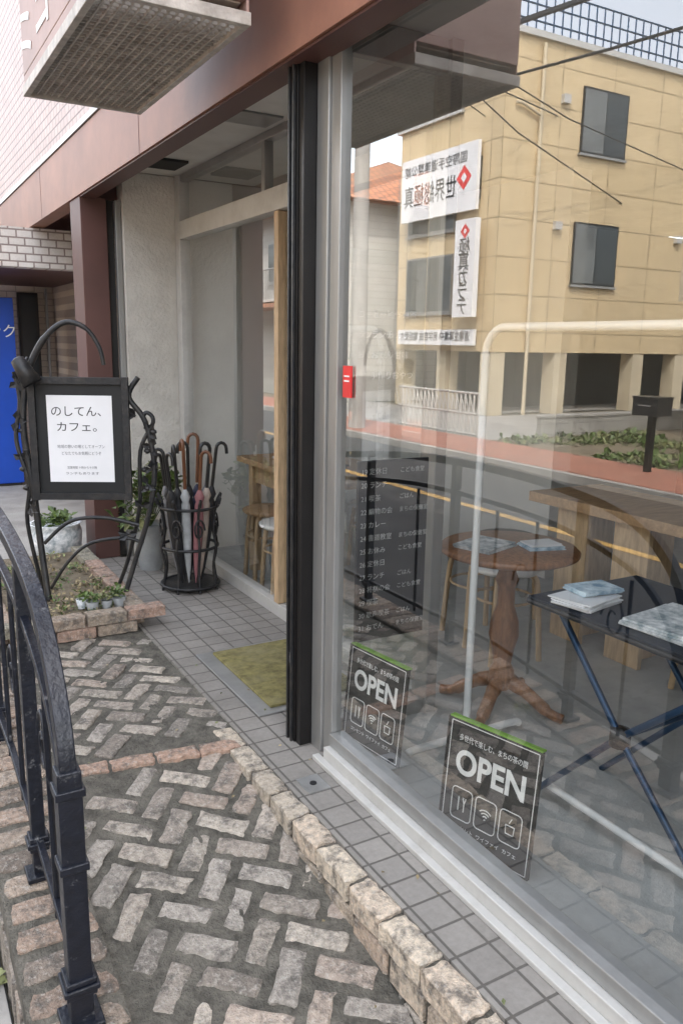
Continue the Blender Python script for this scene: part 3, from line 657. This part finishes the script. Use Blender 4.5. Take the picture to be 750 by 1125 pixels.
def diamond(x,y,z,s): b.add([(x,y,z-s),(x,y+s,z),(x,y,z+s),(x,y-s,z)],[(0,1,2,3)],REDS); b.add([(x+.003,y,z-s*.4),(x+.003,y+s*.4,z),(x+.003,y,z+s*.4),(x+.003,y-s*.4,z)],[(0,1,2,3)],PAPER)
diamond(FX+.203,16.95,5.55,.3); diamond(FX+.403,16.55,4.22,.18); b.done(sgn)
text('世界総極真',(FX+.21,18.4,5.35),(0,1,0),.62,INK,sgn,width=2.3); text('国際空手道連盟公認',(FX+.21,18.2,6.02),(0,1,0),.3,INK,sgn,width=2.7)
text('極\n真\nカ\nラ\nテ',(FX+.41,16.55,3.1),(0,1,0),.46,INK,sgn,sp=.78)
text('道場生募集中 見学自由 電話受付',(FX+.19,18,1.66),(0,1,0),.26,INK,sgn,width=3.1)
b=B('block_wall'); b.box(-22,-8.3,11.3,11.42,ST,.12,BLOCK); b.box(-22,-8.28,11.28,11.44,.12,.16,CONC); b.done()
b=B('grass_verge'); b.box(-16,-6.7,-10,11.3,ST-.02,ST+.06,EARTH)
for _ in range(700):
    x=-6.9-6.5*random.random()**1.2; y=random.uniform(3,11.2)
    if noise.noise(Vector((x*.6,y*.6,2)))<-.12: continue
    leaves(b,(x,y,ST+.07),(.28,.28,.03),16,random.uniform(.06,.15),random.choice([LEAF,LEAF,LEAFP]),.9)
b.done()
b=B('parking_apron'); b.box(-26,-6.71,11.43,15.7,ST-.02,ST+.01,CONC); b.box(-10.6,-6.71,15.71,21,ST-.02,ST+.01,CONC); b.done()
b=B('accordion_gate'); y=11.6
while y<14.2: b.tube([(-7.0,y,ST+.05),(-7.0,y,.6)],.022,ALUL,6); b.tube([(-7.0,y,ST+.1),(-7,y+.26,.55)],.011,ALUL,5); y+=.13
for z in (ST+.12,.2,.58): b.tube([(-7,11.6,z),(-7,14.2,z)],.024,ALUL,6)
b.done()
b=B('mailbox'); b.box(-6.35,-6.27,7.15,7.23,ST+.1,.6,BRONZE); b.box(-6.45,-6.15,7.0,7.4,.58,.8,BLACK); b.box(-6.46,-6.14,6.99,7.41,.8,.83,BLACK); b.box(-6.145,-6.135,7.1,7.3,.7,.72,ALU); b.done(bevel=.01)
b=B('utility_pole'); b.tube([(-5.6,13.6,ST),(-5.6,13.6,9.5)],[.17,.12],CONC,14)
for z in (7.2,8.2,9.0): b.box(-6.3,-4.9,13.55,13.65,z,z+.08,ALU)
b.lathe([(.0,6.1),(.24,6.15),(.24,6.9),(0,6.95)],(-5.25,13.6,0),ALU,18)
b.done()
b=B('utility_pole'); b.tube([(-5.6,-16,ST),(-5.6,-16,9.5)],[.17,.12],CONC,14); b.box(-6.3,-4.9,-16.05,-15.95,8.2,8.28,ALU); b.done()
b=B('overhead_wires')
for x,z,r in ((-6.2,8.3,.016),(-5.6,8.35,.016),(-5.0,8.3,.016),(-5.6,7.3,.024),(-5.4,6.2,.03),(-5.8,5.7,.022),(-6.1,7.2,.016),(-6.0,6.5,.018)):
    b.tube([(x,-16+29.6*k/16,z-.9*(1-(k/8-1)**2)) for k in range(17)],r,BLACK,5)
    b.tube([(x,13.6+34*k/16,z-.9*(1-(k/8-1)**2)) for k in range(17)],r,BLACK,5)
for x,y,z in ((-12.5,SY,7.0),(-18,SY,6.2),(FX,16.5,6.9),(-15,SY,5.2)): b.tube([(-5.6,13.6,7.6),((x-5.6)/2,(13.6+y)/2,(7.6+z)/2-.3),(x,y,z)],.016,BLACK,5)
b.done()
def house(y0,y1,x,z,wall,roofm,name='house'):
    e=emp(name,(x-4,(y0+y1)/2,ST))
    b=B('walls'); b.box(x-8,x,y0,y1,ST,z,wall); b.box(x,x+.05,y0+.4,y1-.4,ST,2.0,SHUT); b.box(x,x+1.2,y0,y1,2.5,2.62,roofm); b.done(e)
    b=B('roof'); o=.6; zt=z+1.6
    b.add([(x+o,y0-o,z-.1),(x+o,y1+o,z-.1),(x-8-o,y1+o,z-.1),(x-8-o,y0-o,z-.1),(x-4,y0+2,zt),(x-4,y1-2,zt)],[(0,1,5,4),(2,3,4,5),(3,0,4),(1,2,5),(0,3,2,1)],roofm)
    b.box(x+o-.05,x+o+.05,y0-o,y1+o,z-.2,z-.08,WHITE); b.done(e)
    b=B('windows'); w=y0+.8
    while w<y1-1.5: win(b,x,w,w+1.5,z-2.2,z-.9,ALU); w+=2.3
    b.done(e)
    b=B('balcony'); b.box(x,x+.9,y0+.5,y1-1,2.7,2.78,ALUL)
    w=y0+.5
    while w<y1-1: b.tube([(x+.88,w,2.78),(x+.88,w,3.7)],.015,ALU,5); w+=.15
    b.tube([(x+.88,y0+.5,3.7),(x+.88,y1-1,3.7)],.03,ALU,6); b.done(e)
house(21.2,27,-8.4,5.6,GREYH,ROOFT); house(28,35,-7.8,5.4,GREYH,ROOFG); house(36,45,-8,6,CREAM,ROOFG); house(46,60,-7.9,7.5,GREYH,ROOFG); house(62,80,-8,6.5,CREAM,ROOFT)
house(-9,2.8,-9.5,6,GREYH,ROOFG); house(-30,-12,-9.5,7,CREAM,ROOFT); house(24,34,-24,7,GREYH,ROOFG)
hb=emp('balcony_house',(-13,6.5,ST))
b=B('walls'); b.box(-17,-11.2,3.2,9.4,ST,6.2,CREAM); b.box(-17.4,-10.8,2.9,9.7,6.2,6.35,ALUL)
for z in (2.3,4.6): b.box(-11.2,-10.2,7.0,10.0,z,z+.15,CREAM); b.box(-10.26,-10.2,7.0,10.0,z+.15,z+1.0,CREAM); b.box(-10.28,-10.18,6.98,10.02,z+1.0,z+1.06,BRONZE); b.box(-11.2,-10.261,9.94,10.0,z+.15,z+1.0,CREAM)
win(b,-11.2,7.4,9.0,2.5,4.3); win(b,-11.2,7.4,9.0,4.8,6.1); b.done(hb)
def rhouse(y0,y1,x,z,wall):
    e=emp('house',(x+4,(y0+y1)/2,0)); b=B('walls'); b.box(x,x+8,y0,y1,ST,z,wall); b.box(x-.1,x+8.1,y0-.1,y1+.1,z,z+.2,ALUL)
    w=y0+1
    while w<y1-2:
        for zz in (.8,3.4): b.box(x-.05,x,w,w+1.5,zz,zz+1.2,BRONZE); b.box(x-.055,x-.05,w+.05,w+1.45,zz+.05,zz+1.15,DGL)
        w+=2.6
    b.done(e)
rhouse(15,26,1.5,6.5,GREYH); rhouse(27,40,1.2,7,CREAM); rhouse(42,70,1.6,6,GREYH)

# ---------------------------------------------------------------- light
el=math.radians(50); az=math.radians(138)
w=D.worlds.new('World'); SC.world=w; w.use_nodes=True; nt=w.node_tree
sky=nt.nodes.new('ShaderNodeTexSky'); sky.sky_type='NISHITA'; sky.sun_disc=False; sky.sun_elevation=el; sky.sun_rotation=az
sky.dust_density=3.0; sky.ozone_density=.6
hs=nt.nodes.new('ShaderNodeHueSaturation'); hs.inputs['Saturation'].default_value=.34; hs.inputs['Value'].default_value=6.8
nt.links.new(sky.outputs[0],hs.inputs['Color']); nt.links.new(hs.outputs[0],nt.nodes['Background'].inputs[0]); nt.nodes['Background'].inputs[1].default_value=.15
sl=D.lights.new('sun','SUN'); sl.energy=5; sl.angle=math.radians(.5); sl.color=(1,.94,.84)
so=D.objects.new('sun',sl); COL.objects.link(so); so.location=(20,-10,30)
sd=Vector((math.sin(az)*math.cos(el),math.cos(az)*math.cos(el),math.sin(el)))
so.rotation_euler=(-sd).to_track_quat('-Z','Y').to_euler()
# ---------------------------------------------------------------- camera
cam=D.cameras.new('camera'); co=D.objects.new('camera',cam); COL.objects.link(co)
cam.sensor_fit='VERTICAL'; cam.sensor_height=36; cam.sensor_width=24; cam.lens=28.16; cam.clip_start=.02; cam.clip_end=1500
th=math.radians(30.2); ph=math.radians(11.9)
f=Vector((math.sin(th)*math.cos(ph),math.cos(th)*math.cos(ph),-math.sin(ph)))
co.matrix_world=T((0,0,1.45))@f.to_track_quat('-Z','Y').to_matrix().to_4x4()@Matrix.Rotation(math.radians(1.0),4,'Z')
SC.camera=co
SC.view_settings.view_transform='Standard'; SC.view_settings.look='None'; SC.view_settings.exposure=0
